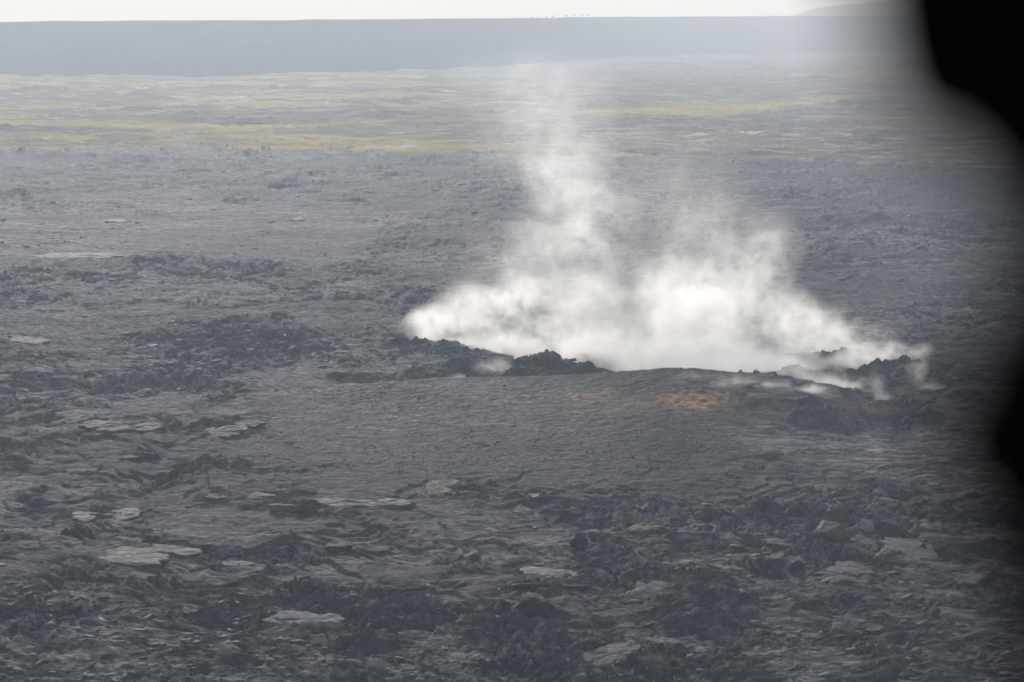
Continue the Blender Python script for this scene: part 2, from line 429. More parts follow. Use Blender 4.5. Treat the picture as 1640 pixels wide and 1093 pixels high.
    # collapse pits with steep far walls
    for (pu, pv, pw_, ph_, dep) in ((150, 616, 105, 20, 5), (275, 607, 80, 20, 5), (60, 612, 60, 14, 2), (590, 606, 95, 13, 3.0), (1362, 816, 48, 13, 4.0), (1228, 898, 38, 15, 4.5), (1430, 846, 45, 16, 3)):
        e = np.sqrt(((u - pu) / pw_) ** 2 + ((v - pv) / ph_) ** 2) + 0.32 * fbm(x / 20, y / 20, 5, 50, 0.55)
        h = h - dep * (1 - sstep(0.5, 1.0, e))
    h = h + sstep(1500, 2600, r) * (fbm(x / 240, y / 160, 4, 60) * 7 )
    return h, u, v, k, dict(crack=crack, patch=patch, craggy=craggy, fine=fine, s1=s1, r1=r1, q1=q1)

A, R = np.meshgrid(np.radians(az), rows)
X = (R * np.sin(A)).ravel(); Y = (R * np.cos(A)).ravel()
Z, U, V, K, D = height(X, Y)
nr, nc = A.shape
idx = np.arange(nr * nc).reshape(nr, nc)
F = np.stack([idx[:-1, :-1].ravel(), idx[:-1, 1:].ravel(), idx[1:, 1:].ravel(), idx[1:, :-1].ravel()], 1)
# colour masks of the ground itself, laid where the raised ground lies
_zc = Y * CP + (CAM_H - Z) * SP; _yc = Y * SP - (CAM_H - Z) * CP
UF, VF = U, V
U, V = PW / 2 + FPX * X / _zc, PH / 2 - FPX * _yc / _zc
def blob(u0, v0, su, sv): return np.exp(-(((U - u0) / su) ** 2 + ((V - v0) / sv) ** 2))
q = perlin(U / 14, V / 6, 71)
rust = np.clip(1.9 * blob(1115, 641, 44, 14) + 0.9 * blob(1395, 655, 32, 7) + 0.6 * blob(940, 632, 40, 8) + 0.25 * blob(1030, 645, 60, 20), 0, 1.0) * sstep(-0.5, 0.2, q)
tan = np.clip(0.9 * blob(930, 662, 22, 4) + 0.8 * blob(1000, 672, 45, 3.5) + 0.55 * blob(830, 672, 20, 3) + 0.8 * blob(1020, 735, 28, 7) + 0.7 * blob(660, 868, 90, 9)
              + 0.6 * blob(800, 862, 60, 8) + 0.9 * blob(1030, 842, 30, 7) + 0.8 * blob(420, 794, 40, 8) + 0.6 * blob(1240, 715, 20, 3) + 0.6 * blob(1290, 782, 40, 3) + 0.5 * blob(1540, 780, 40, 2.5) + 0.5 * blob(690, 685, 40, 3)
              + 0.35 * blob(1460, 740, 60, 12) + 0.45 * blob(900, 665, 260, 16) + 0.3 * blob(760, 700, 200, 14), 0, 1) * sstep(-0.4, 0.3, q)
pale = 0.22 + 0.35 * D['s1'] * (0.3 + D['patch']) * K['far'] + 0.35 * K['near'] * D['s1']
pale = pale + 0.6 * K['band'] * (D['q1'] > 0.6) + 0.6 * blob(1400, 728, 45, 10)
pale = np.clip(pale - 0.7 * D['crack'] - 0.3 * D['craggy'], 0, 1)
U, V = UF, VF
# far scrub
se = scrub_edge(U)
edge_n = perlin(U / 110, V / 14, 80) * 11 + perlin(U / 34, V / 6, 81) * 7 + perlin(U / 9, V / 3, 82) * 4
is_scrub = V < se + edge_n
st = fbm(X / 420, Y / 150, 4, 90)
s_tan = 0.85 * (blob(150, 213, 330, 16) + blob(560, 232, 200, 9)) * sstep(-0.5, 0.15, st) + 0.75 * sstep(-0.1, 0.5, st) * (1 - sstep(600, 900, U)) * sstep(300, 130, V)
strip = np.exp(-((V - np.interp(U, [900, 940, 1290, 1400, 1480], [186, 183, 165, 155, 120])) / np.interp(U, [900, 1000, 1250, 1420], [2.5, 8, 6, 3])) ** 2) * sstep(900, 960, U) * (1 - sstep(1330, 1420, U))
s_tan = np.clip(1.5 * s_tan + 0.15 + 1.4 * strip + 0.6 * blob(1400, 120, 130, 6), 0, 1)
s_dark = np.clip(blob(290, 187, 110, 6) + blob(330, 217, 60, 5) + blob(40, 217, 35, 7) + blob(760, 190, 200, 6) + 0.8 * blob(1150, 196, 200, 9) + 0.7 * blob(1010, 174, 110, 5) + 0.9 * sstep(0.25, 0.5, fbm(X / 260, Y / 90, 3, 95)), 0, 1) * 0.9
s_dark = s_dark * (1 - strip)
s_pale = np.clip(0.55 + 0.6 * blob(1250, 215, 250, 9) + 0.5 * blob(660, 236, 60, 6) + 0.5 * blob(300, 150, 300, 30), 0, 1)
# hummocks in the scrub
Z = Z + np.where(is_scrub, s_dark * 2.5 * (1 + fbm(X / 20, Y / 14, 2, 97)), 0)

fU, fV = U[F[:, 0]], V[F[:, 0]]
f_scrub = is_scrub[F[:, 0]]
f_cin = (K['cinder'][F[:, 0]] > 0.5) & ~f_scrub
f_lava = ~f_scrub & ~f_cin
def sub(name, sel, mat, attrs, label, cat=None):
    f = F[sel]; used = np.unique(f); rm = np.full(nr * nc, -1, np.int64); rm[used] = np.arange(len(used))
    me = mesh_from(name, np.stack([X[used], Y[used], Z[used]], 1), rm[f])
    for k2, a in attrs.items(): attr(me, k2, a[used])
    return tag(link(name, me, mat), label, kind='structure')
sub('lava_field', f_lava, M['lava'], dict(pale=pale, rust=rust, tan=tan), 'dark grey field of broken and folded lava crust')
sub('cinder_slope', f_cin, M['cinder'], dict(pale=pale * 0.5, rust=rust, tan=tan), 'smooth dark cinder slope rising to the steaming vent')
sub('scrub_plain', f_scrub, M['scrub'], dict(pale=s_pale, rust=s_dark, tan=s_tan), 'hazy plain of yellow and brown scrub beyond the lava')

def ground_z(x, y):
    return float(height(np.array([x], float), np.array([y], float))[0][0])

# ------------------------------------------------------------------ escarpment, far hill
eu = np.linspace(-700, 2340, 420)
ebase_v = np.interp(eu, [-700, 0, 300, 500, 600, 700, 800, 900, 1000, 1100, 1300, 1500, 2340], [122, 121, 120, 118, 115.5, 111, 105, 98.5, 92.5, 88.5, 85.5, 84, 82])
erim_v = np.interp(eu, [-700, 0, 400, 800, 1000, 1250, 1450, 2340], [38, 35.3, 32.5, 29.5, 27.5, 26.3, 26, 25])
tt = np.concatenate([np.linspace(-0.15, 1, 46), [1.05, 1.3, 2.5, 5, 9]])
EV = np.zeros((len(tt), len(eu), 3))
for j, u in enumerate(eu):
    b = pxw(u, ebase_v[j]); rb = math.hypot(b[0], b[1])
    run = 0.075 * rb
    top = pxd(u, erim_v[j], rb + run)
    dirv = b[:2] / rb
    for i, t in enumerate(tt):
        rr = rb + run * t
        z = top[2] * (max(0, t) ** 0.8 if t <= 1 else 1) if t > 0 else -8
        if t > 1: z = top[2] - (t - 1) * 6
        EV[i, j] = (dirv[0] * rr, dirv[1] * rr, z)
ex, ey = EV[..., 0].ravel(), EV[..., 1].ravel()
tz = np.repeat(np.clip(tt, 0, 1), len(eu)); band = np.sin(np.pi * tz) 
gul = fbm(ex / 90, ey / 300, 4, 120) * 7 * band + fbm(ex / 30, ey / 60, 3, 121) * 3 * band
EV[..., 1] += gul.reshape(EV.shape[:2])
EV[..., 2] += (fbm(ex / 60, ey / 60, 3, 122) * 1.6 * band + fbm(ex / 160, ey / 400, 3, 123) * 1.2 * (tz >= 1)).reshape(EV.shape[:2])
ni, nj = EV.shape[:2]; ii = np.arange(ni * nj).reshape(ni, nj)
EF = np.stack([ii[:-1, :-1].ravel(), ii[:-1, 1:].ravel(), ii[1:, 1:].ravel(), ii[1:, :-1].ravel()], 1)
tag(link('escarpment', mesh_from('escarpment', EV.reshape(-1, 3), EF), M['esc']), 'long flat topped grey escarpment closing off the plain', kind='structure')

hu = np.linspace(1180, 2500, 160)
hv = np.interp(hu, [1180, 1262, 1300, 1350, 1400, 1455, 1600, 1900, 2200, 2500], [36, 27, 16, 7, 3, 0, -4, -6, 8, 30])
ht = np.linspace(-1, 1, 41)
HV = np.zeros((41, 160, 3))
for j, u in enumerate(hu):
    top = pxd(u, hv[j], 8300); d = top[:2] / 8300
    for i, t in enumerate(ht):
        rr = 8300 + 900 * t
        HV[i, j] = (d[0] * rr, d[1] * rr, top[2] * (math.cos(t * math.pi) * .5 + .5) ** 0.7 + 0)
HV[..., 2] += (fbm(HV[..., 0].ravel() / 260, HV[..., 1].ravel() / 260, 4, 130) * 3).reshape(41, 160)
ii = np.arange(41 * 160).reshape(41, 160)
HF = np.stack([ii[:-1, :-1].ravel(), ii[:-1, 1:].ravel(), ii[1:, 1:].ravel(), ii[1:, :-1].ravel()], 1)
tag(link('hill', mesh_from('hill', HV.reshape(-1, 3), HF), M['hill']), 'pale grassy hill rising behind the escarpment', kind='structure')

# ------------------------------------------------------------------ trees on the rim
def make_tree(u, hgt, wid, label):
    b = pxw(u, np.interp(u, eu, ebase_v)); rb = math.hypot(b[0], b[1])
    top = pxd(u, np.interp(u, eu, erim_v), rb * 1.075 + 12)
    root = bpy.data.objects.new('tree', None); COL.objects.link(root)
    root.location = (top[0], top[1], top[2] - 1.2)
    tag(root, label, 'tree', 'trees on the escarpment rim')
    bm = bmesh.new()
    bmesh.ops.create_cone(bm, segments=7, radius1=0.35, radius2=0.15, depth=hgt * 0.75, cap_ends=True)
    for v in bm.verts: v.co.z += hgt * 0.375
    for k in range(3):
        a = k * 2.1 + u; s = Vector((0, 0, hgt * (0.4 + 0.1 * k))); e = s + Vector((math.cos(a) * wid * .3, math.sin(a) * wid * .3, hgt * .2))
        n0 = len(bm.verts)
        p = [bm.verts.new(s + Vector((math.cos(q) * .12, math.sin(q) * .12, 0))) for q in (0, 2.1, 4.2)]
        q2 = [bm.verts.new(e + Vector((math.cos(q) * .06, math.sin(q) * .06, 0))) for q in (0, 2.1, 4.2)]
        for i in range(3): bm.faces.new((p[i], p[(i + 1) % 3], q2[(i + 1) % 3], q2[i]))
    me = bpy.data.meshes.new('trunk'); bm.to_mesh(me); bm.free(); link('trunk', me, M['bark'], root)
    r2 = random.Random(int(u * 10)); vs = []; fs = []
    for k in range(420):
        th = r2.uniform(0, 6.283); ph = math.acos(r2.uniform(-1, 1)); rad = r2.random() ** 0.4
        lump = 0.75 + 0.35 * mnoise.noise((math.cos(th) * 1.7 + u, math.sin(th) * 1.7, ph * 1.3))
        c = Vector((math.sin(ph) * math.cos(th) * wid / 2, math.sin(ph) * math.sin(th) * wid / 2, math.cos(ph) * hgt * 0.33)) * rad * lump
        c.z += hgt * 0.68
        n = Vector((r2.gauss(0, 1), r2.gauss(0, 1), r2.gauss(0, 1))).normalized(); a1 = n.orthogonal().normalized(); a2 = n.cross(a1); s = r2.uniform(.3, .65)
        b0 = len(vs); vs += [c + a1 * s, c + a2 * s * .6, c - a1 * s, c - a2 * s * .6]; fs.append((b0, b0 + 1, b0 + 2, b0 + 3))
    me = mesh_from('crown', np.array([tuple(v) for v in vs]), np.array(fs), False); link('crown', me, M['leaf'], root)
TREES = [(851, 5, 7, 'low round tree, first of the rim trees counted from the left'), (863, 5, 6, 'low tree second from the left among the rim trees'),
         (875.5, 7, 6, 'small upright tree third from the left on the escarpment rim'), (886, 8, 7, 'upright tree just before the gap in the rim trees'),
         (907, 9, 12, 'widest tree on the escarpment rim, in the middle of the row'), (920, 11, 6, 'tall narrow tree beside the widest rim tree'),
         (933, 10, 5.5, 'narrow tree left of the rightmost tall rim tree'), (943, 11, 5, 'last tall narrow tree on the right of the rim row'),
         (957, 6, 5, 'low tree second from the right among the rim trees'), (969, 7, 4, 'small tree alone at the right end of the rim row')]
for a in TREES: make_tree(*a)

# ------------------------------------------------------------------ slabs and blocks
def slab_mesh(L, W, T, seed, wob=0.42, dome=0.0, nseg=22, taper=0.0, ragged=0.17):
    """an irregular plate: ragged outline, lumpy top, broken edge with a small underside step"""
    rr = random.Random(seed); bm = bmesh.new()
    rings = [(0.0, 1.0), (0.45, 1.0), (0.8, 0.98), (0.95, 0.86), (1.0, 0.62), (0.97, 0.3), (0.9, 0.0)]
    outl = []
    for k in range(nseg):
        a = 2 * math.pi * k / nseg + rr.uniform(-.08, .08)
        ca, sa = math.cos(a), math.sin(a)
        e = 2.6
        rad = (abs(ca) ** e + abs(sa) ** e) ** (-1 / e) * (1 + wob * mnoise.noise((ca * 1.3 + seed * 7.7, sa * 1.3, seed * 3.1)) + rr.uniform(-ragged, ragged))
        outl.append((ca * rad * L / 2, sa * rad * W / 2 * (1 - taper * ca)))
    loops = []
    c = bm.verts.new((0, 0, T + dome))
    for s, zf in rings[1:]:
        loop = []
        for (x, y) in outl:
            px, py = x * s, y * s
            n = mnoise.noise((px * 0.45 + seed, py * 0.45, seed * 2.2)) * 0.3 + mnoise.noise((px * 1.3 + seed, py * 1.3, 4.0)) * 0.13
            n *= min(1.0, T * 1.3) if zf > 0.9 else 0.5 * min(1.0, T)
            loop.append(bm.verts.new((px + (n * .5 if zf < .9 else 0), py, T * zf + dome * (1 - s * s) * (1 if zf > .9 else .3) + n)))
        loops.append(loop)
    n = nseg
    for i in range(n): bm.faces.new((c, loops[0][i], loops[0][(i + 1) % n]))
    for a, b in zip(loops[:-1], loops[1:]):
        for i in range(n): bm.faces.new((a[i], b[i], b[(i + 1) % n], a[(i + 1) % n]))
    bm.faces.new(list(reversed(loops[-1])))
    bmesh.ops.recalc_face_normals(bm, faces=bm.faces)
    me = bpy.data.meshes.new('slab'); bm.to_mesh(me); bm.free()
    return me
def block_mesh(L, W, H, seed, rough=0.28, sub=3, sharp=1.0):
    """an angular boulder: icosphere pushed to facets by random planes, then roughened"""
    rr = random.Random(seed); bm = bmesh.new(); bmesh.ops.create_icosphere(bm, subdivisions=sub, radius=1)
    planes = []
    for k in range(14):
        nrm = Vector((rr.gauss(0, 1), rr.gauss(0, 1), rr.gauss(0.1, .9))).normalized(); planes.append((nrm, rr.uniform(.42, .8)))
    for v in bm.verts:
        for nrm, d in planes:
            e = v.co.dot(nrm) - d
            if e > 0: v.co -= nrm * e * 0.92 * sharp
        p = v.co * 1.6 + Vector((seed * 3.3, 0, 0))
        v.co *= 1 + rough * (mnoise.noise(p) * .5 + mnoise.noise(p * 2.3) * .35 + mnoise.noise(p * 5.1) * .2)
        v.co = Vector((v.co.x * L / 1.5, v.co.y * W / 1.5, v.co.z * H / 1.5 + H * .3))
    me = bpy.data.meshes.new('block'); bm.to_mesh(me); bm.free()
    return me
def place(name, me, mat, u, v, rz=0, tx=0, ty=0, sink=0.3, label='', cat='', group=None):
    p = pxw(u, v, 1.0)
    for _ in range(3):
        z = ground_z(p[0], p[1]); p = pxw(u, v, z + 0.4)
    co = np.array([v.co[:2] for v in me.vertices]); ca, sa = math.cos(math.radians(rz)), math.sin(math.radians(rz))
    gz = height(p[0] + (co[:, 0] * ca - co[:, 1] * sa) * .8, p[1] + (co[:, 0] * sa + co[:, 1] * ca) * .8)[0]
    o = link(name, me, mat); o.location = (p[0], p[1], float(np.percentile(gz, 62)) - sink)
    o.rotation_euler = (math.radians(tx), math.radians(ty), math.radians(rz))
    tag(o, label, cat, group)
    return o
def mpp(u, v):
    p = pxw(u, v); return math.sqrt(p[0] ** 2 + p[1] ** 2 + CAM_H ** 2) / FPX, CAM_H / math.sqrt(p[0] ** 2 + p[1] ** 2 + CAM_H ** 2)
GS, GB, GM = 'plates of lava lying on the lava field', 'blocks of lava on the lava field', 'mounds of lava'
# (kind, material, u0, u1, v0, v1, thickness m, rz, tilt towards camera, tilt sideways, seed, label)
PIECES = [
 ('slab', 'slab_pale', 488, 600, 796, 815, 1.3, 0, 4, 1, 1, 'left half of the long pale lava plate beside the blocky heap'),
 ('slab', 'slab_pale', 570, 662, 797, 813, 1.2, 3, 4, -2, 2, 'right half of the long pale lava plate on dark cinder'),
 ('slab', 'slab_pale', 150, 262, 876, 904, 1.0, -2, 3, -1, 3, 'wide pale flat lava plate with scalloped front edge'),
 ('slab', 'slab_grey', 235, 318, 873, 891, 0.9, -8, 3, 2, 4, 'greyish plate butting against the wide pale scalloped plate'),
 ('slab', 'slab_pale', 112, 165, 818, 834, 0.8, -10, 4, 2, 5, 'small pale plate at the left end of the curved pale pair'),
 ('slab', 'slab_pale', 160, 226, 812, 832, 0.8, 14, 4, -4, 6, 'pale plate tilted up to the right, in the curved pale pair'),
 ('slab', 'slab_brown', 682, 740, 766, 796, 0.5, 6, 12, 0, 7, 'pinkish pale sheet of crust tilted up beside a dark slab'),
 ('slab', 'slab_dark', 724, 768, 782, 793, 1.6, 2, 0, 0, 8, 'narrow dark slab right of the pinkish crust sheet'),
 ('slab', 'slab_pale', 820, 864, 797, 820, 0.7, -24, 14, 14, 9, 'leaf shaped pale plate leaning on the right of a dark hollow'),
 ('slab', 'slab_silver', 848, 872, 789, 797, 0.5, 0, 4, 0, 10, 'small whitish plate just above the leaf shaped plate'),
 ('slab', 'slab_dark', 823, 905, 937, 947, 2.0, 0, 0, 0, 11, 'long straight black slab like a beam, above the big dark boulder'),
 ('slab', 'slab_dark', 895, 945, 936, 944, 1.4, 2, 0, 0, 12, 'short black slab continuing the beam-like one on its right'),
 ('block', 'slab_dark', 812, 892, 956, 994, 6, 0, 0, 0, 13, 'big dark boulder below the beam-like black slab'),
 ('block', 'slab_dark', 914, 942, 846, 882, 5, 0, 0, 0, 14, 'dark upright crag at the left end of the folded mound'),
 ('block', 'slab_grey', 942, 976, 845, 876, 4.5, 0, 0, 0, 15, 'grey crag just right of the dark upright crag'),
 ('slab', 'slab_tan', 1000, 1062, 834, 848, 1.2, 4, 6, -3, 16, 'yellowish plate on top of the folded mound'),
 ('slab', 'slab_tan', 963, 992, 838, 848, 0.9, 20, 6, -8, 17, 'small yellowish plate leaning left of the mound-top plate'),
 ('block', 'slab_grey', 428, 474, 797, 818, 3.6, 0, 0, 0, 18, 'square grey block in the blocky heap'),
 ('block', 'slab_dark', 466, 500, 800, 826, 3.8, 0, 0, 0, 19, 'dark block at the right end of the blocky heap'),
 ('block', 'slab_tan', 403, 448, 784, 798, 2.4, 0, 0, 0, 20, 'tan topped block at the top of the blocky heap'),
 ('slab', 'slab_tan', 330, 362, 786, 798, 0.8, 0, 4, 3, 21, 'tan plate left of the blocky heap'),
 ('block', 'slab_grey', 198, 224, 724, 737, 2.6, 0, 0, 0, 22, 'squarish grey block on the left cinder, beside a dark one'),
 ('block', 'slab_dark', 216, 258, 722, 740, 2.8, 0, 0, 0, 23, 'dark block next to the squarish grey block on the left cinder'),
 ('slab', 'slab_dark', 312, 385, 672, 692, 0.9, 12, 8, -4, 24, 'tilted dark plate, left of two overlapping on the cinder slope'),
 ('slab', 'slab_dark', 365, 420, 668, 682, 1.0, 6, 6, -2, 25, 'tilted dark plate, right of two overlapping on the cinder slope'),
 ('slab', 'slab_grey', 165, 222, 684, 696, 1.0, 6, 6, -3, 26, 'low grey plate under the reddish plate below the collapse pit'),
 ('slab', 'slab_brown', 125, 200, 672, 688, 0.9, 4, 6, 2, 27, 'reddish brown plate below the collapse pit'),
 ('slab', 'slab_brown', 212, 262, 674, 688, 0.8, 12, 6, -4, 28, 'small reddish plate leaning up to the right, below the pit'),
 ('slab', 'slab_silver', 1368, 1398, 826, 852, 0.8, -6, 24, 4, 29, 'whitish plate standing below the dark arch'),
 ('slab', 'slab_silver', 1476, 1508, 818, 838, 0.9, 4, 14, 0, 30, 'whitish plate at the right of the brown dome'),
 ('block', 'slab_brown', 1402, 1444, 804, 828, 3.6, 0, 0, 0, 31, 'brown rounded dome of lava right of the dark arch'),
 ('block', 'slab_brown', 1292, 1374, 828, 868, 4.5, 0, 0, 0, 32, 'dark brown mound below the dark arch'),
 ('block', 'slab_dark', 1396, 1470, 824, 866, 4.8, 0, 0, 0, 33, 'dark blocky mass under the brown dome'),
 ('slab', 'slab_pale', 1334, 1370, 994, 1014, 0.6, -12, 20, 6, 34, 'pale triangular plate, left of two pale plates near the lower right'),
 ('slab', 'slab_pale', 1380, 1416, 995, 1010, 0.6, 8, 12, 0, 35, 'pale oval plate, right of two pale plates near the lower right'),
 ('slab', 'slab_pale', 1284, 1318, 1011, 1021, 0.5, 0, 6, 3, 36, 'pale sliver plate below left of the two pale plates'),
 ('slab', 'slab_pale', 1502, 1568, 973, 996, 0.8, 0, 12, 2, 37, 'large pale crinkled plate at the lower right'),
 ('slab', 'slab_silver', 338, 384, 1022, 1046, 0.8, -14, 22, 10, 38, 'bright pointed plate standing out of the lower left rubble'),
 ('slab', 'slab_pale', 436, 548, 973, 1006, 0.9, -4, 8, 3, 39, 'large pale wrinkled plate at the edge of the foreground rubble'),
 ('slab', 'slab_pale', 345, 402, 896, 906, 0.5, -2, 4, 0, 40, 'narrow pale strip of crust in the smooth left hollow'),
 ('slab', 'slab_silver', 832, 938, 908, 922, 0.4, -5, 3, 3, 41, 'long thin whitish strip of crust above the beam-like slab'),
 ('slab', 'slab_grey', 1012, 1082, 930, 968, 1.0, -28, 12, 12, 42, 'grey plate leaning steeply among the central rubble'),
 ('block', 'slab_grey', 940, 988, 980, 1000, 3, 0, 0, 0, 43, 'rounded grey block low in the central rubble'),
 ('slab', 'slab_grey', 1300, 1400, 904, 934, 1.0, 2, 8, 0, 44, 'broad cracked grey plate right of the dark hole'),
 ('slab', 'slab_grey', 1404, 1500, 866, 906, 1.2, -10, 6, 4, 45, 'broad grey plate with a curved pale rim'),
 ('slab', 'slab_brown', 1345, 1405, 900, 928, 1.4, 4, 4, 0, 46, 'brownish lens of crust inside the cracked grey plate'),
 ('slab', 'slab_grey', 1530, 1580, 918, 942, 1.0, 0, 8, -4, 47, 'grey plate in the shadowed right edge'),
 ('block', 'slab_dark', 1262, 1290, 878, 910, 4.2, 0, 0, 0, 48, 'small dark crag right of the dark hole'),
 ('slab', 'slab_grey', 925, 1030, 1040, 1075, 1.3, 18, 8, -10, 49, 'long grey slab slanting up to the right at the bottom'),
 ('slab', 'slab_pale', 1000, 1046, 1075, 1092, 0.7, 22, 12, -10, 50, 'pale slab cut by the bottom edge of the view'),
 ('slab', 'slab_dark', 520, 560, 867, 881, 1.6, -3, 0, 0, 51, 'dark ledge at the right foot of the cracked mound'),
 ('slab', 'slab_silver', 170, 202, 350, 356, 1.0, -2, 3, 0, 52, 'bright streak of crust far out on the left lava'),
 ('slab', 'slab_silver', 466, 486, 350, 356, 1.2, 0, 6, 0, 53, 'tiny bright plate alone far out on the lava'),
 ('slab', 'slab_pale', 46, 200, 405, 414, 0.8, 0, 3, 0, 54, 'long pale sheet of crust far out at the left'),
 ('slab', 'slab_pale', 10, 74, 540, 554, 1.4, -4, 4, 0, 55, 'pale plate at the left edge above the collapse pit'),
]
for kind, mat, u0, u1, v0, v1, T, rz, tx, ty, seed, label in PIECES:
    uc, vc = (u0 + u1) / 2, v0 * 0.45 + v1 * 0.55
    s, sn = mpp(uc, vc)
    L = (u1 - u0) * s
    if kind == 'slab':
        app = (v1 - v0) * s - T * 0.7
        W = max(app, 0.4) / max(sn + math.radians(tx), 0.15)
        W = min(W, L * 1.6)
        me = slab_mesh(L, W, T, seed, nseg=30 if L > 12 else 24)
        place('lava_slab', me, M[mat], uc, vc, rz, tx, ty, T * 0.4, label, 'lava slab', GS)['kind'] = 'thing'
    else:
        H = (v1 - v0) * s
        me = block_mesh(L, max(L * .7, H), H, seed)
        place('lava_block', me, M[mat], uc, v1 - 0.25 * (v1 - v0), rz, 0, 0, H * 0.3, label, 'lava block', GB)['kind'] = 'thing'

# loose rubble: thousands of small broken plates, too many to count
def rubble(name, n, region, smin, smax, mat, label, seed, wfun):
    rr = np.random.default_rng(seed)
    u = rr.uniform(region[0], region[1], n * 4); v = rr.uniform(region[2], region[3], n * 4)
    P = np.array([pxw(a, b)[:2] for a, b in zip(u, v)])
    h, uu, v2, kk, dd = height(P[:, 0], P[:, 1])
    keep = rr.random(len(u)) < wfun(uu, v2, kk, dd)
    P = P[keep][:n]; h = h[keep][:n]; n = len(P)
    e = 1.5
    hx = height(P[:, 0] + e, P[:, 1])[0]; hy = height(P[:, 0], P[:, 1] + e)[0]
    ns = 5
    th = np.linspace(0, 2 * np.pi, ns, endpoint=False)
    size = smin + (smax - smin) * rr.random(n) ** 2.2
    Lx = size; Ly = size * rr.uniform(.3, .7, n); T = size * rr.uniform(.03, .12, n)
    rad = rr.uniform(.6, 1.1, (n, ns))
    px_ = np.cos(th)[None] * rad * Lx[:, None] / 2; py_ = np.sin(th)[None] * rad * Ly[:, None] / 2
    top = np.stack([px_ * .88, py_ * .88, np.repeat(T[:, None], ns, 1) * rr.uniform(.7, 1.2, (n, ns))], -1)
    bot = np.stack([px_, py_, np.repeat(-T[:, None], ns, 1)], -1)
    V_ = np.concatenate([top, bot], 1)            # n, 2ns, 3
    yaw = rr.normal(0, .6, n); tx = rr.normal(0, .28, n) + .08; ty = rr.normal(0, .22, n)
    def rot(V_, a, i, j):
        c, s = np.cos(a)[:, None], np.sin(a)[:, None]; A_, B_ = V_[..., i].copy(), V_[..., j].copy()
        V_[..., i] = c * A_ - s * B_; V_[..., j] = s * A_ + c * B_
    rot(V_, yaw, 0, 1); rot(V_, tx, 1, 2); rot(V_, ty, 0, 2)
    V_[..., 0] += P[:, 0:1]; V_[..., 1] += P[:, 1:2]; V_[..., 2] += (h - size * .02)[:, None]
    b = (np.arange(n) * 2 * ns)[:, None]
    i0 = np.arange(ns); i1 = (i0 + 1) % ns
    side = np.stack([i0, i1 + 0, i1 + ns, i0 + ns], 1)
    fs = (b[:, :, None] + side[None]).reshape(-1, 4)[:, ::-1]
    # top as quads fan
    cap = np.array([[0, 1, 2, 3], [0, 3, 4, 5], [0, 5, 6, 6]])
    me = bpy.data.meshes.new(name)
    verts = V_.reshape(-1, 3)
    loops = []; 
    quads = fs
    tops = (b + np.arange(ns)[None])
    me.vertices.add(len(verts)); me.vertices.foreach_set('co', verts.astype(np.float32).ravel())
    li = np.concatenate([quads.ravel(), tops.ravel()]).astype(np.int32)
    ls = np.concatenate([np.arange(len(quads)) * 4, len(quads) * 4 + np.arange(n) * ns]).astype(np.int32)
    me.loops.add(len(li)); me.loops.foreach_set('vertex_index', li)
    me.polygons.add(len(ls)); me.polygons.foreach_set('loop_start', ls)
    me.update(calc_edges=True); me.validate()
    tone = np.repeat(rr.random(n), 2 * ns); attr(me, 'tone', tone)
    return tag(link(name, me, mat), label, kind='stuff')
def rubble_material():
    t = NT('lava_rubble')
    a = t.attr('tone'); b = t.noise(1.5, 6, .65)
    c = t.mixc(t.rng(b, .35, .65), (0.013, 0.013, 0.015), (0.03, 0.03, 0.033))
    c = t.mixc(t.math('MULTIPLY', t.rng(a, .55, 1.0), t.rng(b, .3, .6)), c, (0.085, 0.085, 0.087))
    return t.finish(c, t.rng(b, .3, .7, .6, .8), 0.08, t.noise(2.5, 6, .6), .2, .8)
M['rubble'] = rubble_material()
rubble('lava_rubble', 1500, (-40, 1680, 775, 1130), 0.6, 4.5, M['rubble'], 'loose broken plates of lava heaped over the foreground', 3,
       lambda u, v, k, d: np.clip(k['near'] * (0.25 + .75 * d['patch']) + 0.05, 0, 1))
rubble('lava_rubble', 2200, (-40, 1680, 270, 660), 1.0, 6, M['rubble'], 'scattered broken lava plates over the far lava field', 4,
       lambda u, v, k, d: np.clip((k['far'] * (0.15 + .6 * d['patch']) + d['craggy'] * .8) * (1 - k['cinder']), 0, 1))
rubble('cinder_gravel', 9000, (300, 1240, 600, 800), 0.35, 1.2, M['rubble'], 'fine loose cinders strewn over the slope below the vent', 5,
       lambda u, v, k, d: k['cinder'] * .9)

# ------------------------------------------------------------------ dark window frame close to the lens
def px_at(u, v, d):
    dr = pxdir(u, v); return np.array([0, 0, CAM_H]) + dr * d
def moulding(name, outline, d0, depth, parent):
    """a solid moulded piece: outline at distance d0, rounded front and back edges, real depth"""
    n = len(outline)
    cx = sum(p[0] for p in outline) / n; cy_ = sum(p[1] for p in outline) / n
    pts = []
    layers = [(0.0, 14), (0.15, 4), (0.35, 0), (0.65, 0), (0.85, 4), (1.0, 14)]
    bm = bmesh.new(); L = []
    base = [px_at(u, v, d0) for u, v in outline]
    fwd = np.array([0, CP, -SP]); s = d0 / FPX
    rt = np.array([1, 0, 0]); up = np.array([0, SP, CP])
    for t, ins in layers:
        lp = []
        for k in range(n):
            u, v = outline[k]; du, dv = cx - u, cy_ - v; m = math.hypot(du, dv)
            p = base[k] + fwd * depth * t + rt * (du / m * ins * s) - up * (dv / m * ins * s)
            lp.append(bm.verts.new(tuple(p)))
        L.append(lp)
    for a, b in zip(L[:-1], L[1:]):
        for i in range(n): bm.faces.new((a[i], a[(i + 1) % n], b[(i + 1) % n], b[i]))
    bm.faces.new(list(reversed(L[0]))); bm.faces.new(L[-1])
    bmesh.ops.recalc_face_normals(bm, faces=bm.faces)
    me = bpy.data.meshes.new(name); bm.to_mesh(me); bm.free()
    return link(name, me, M['black'], parent)
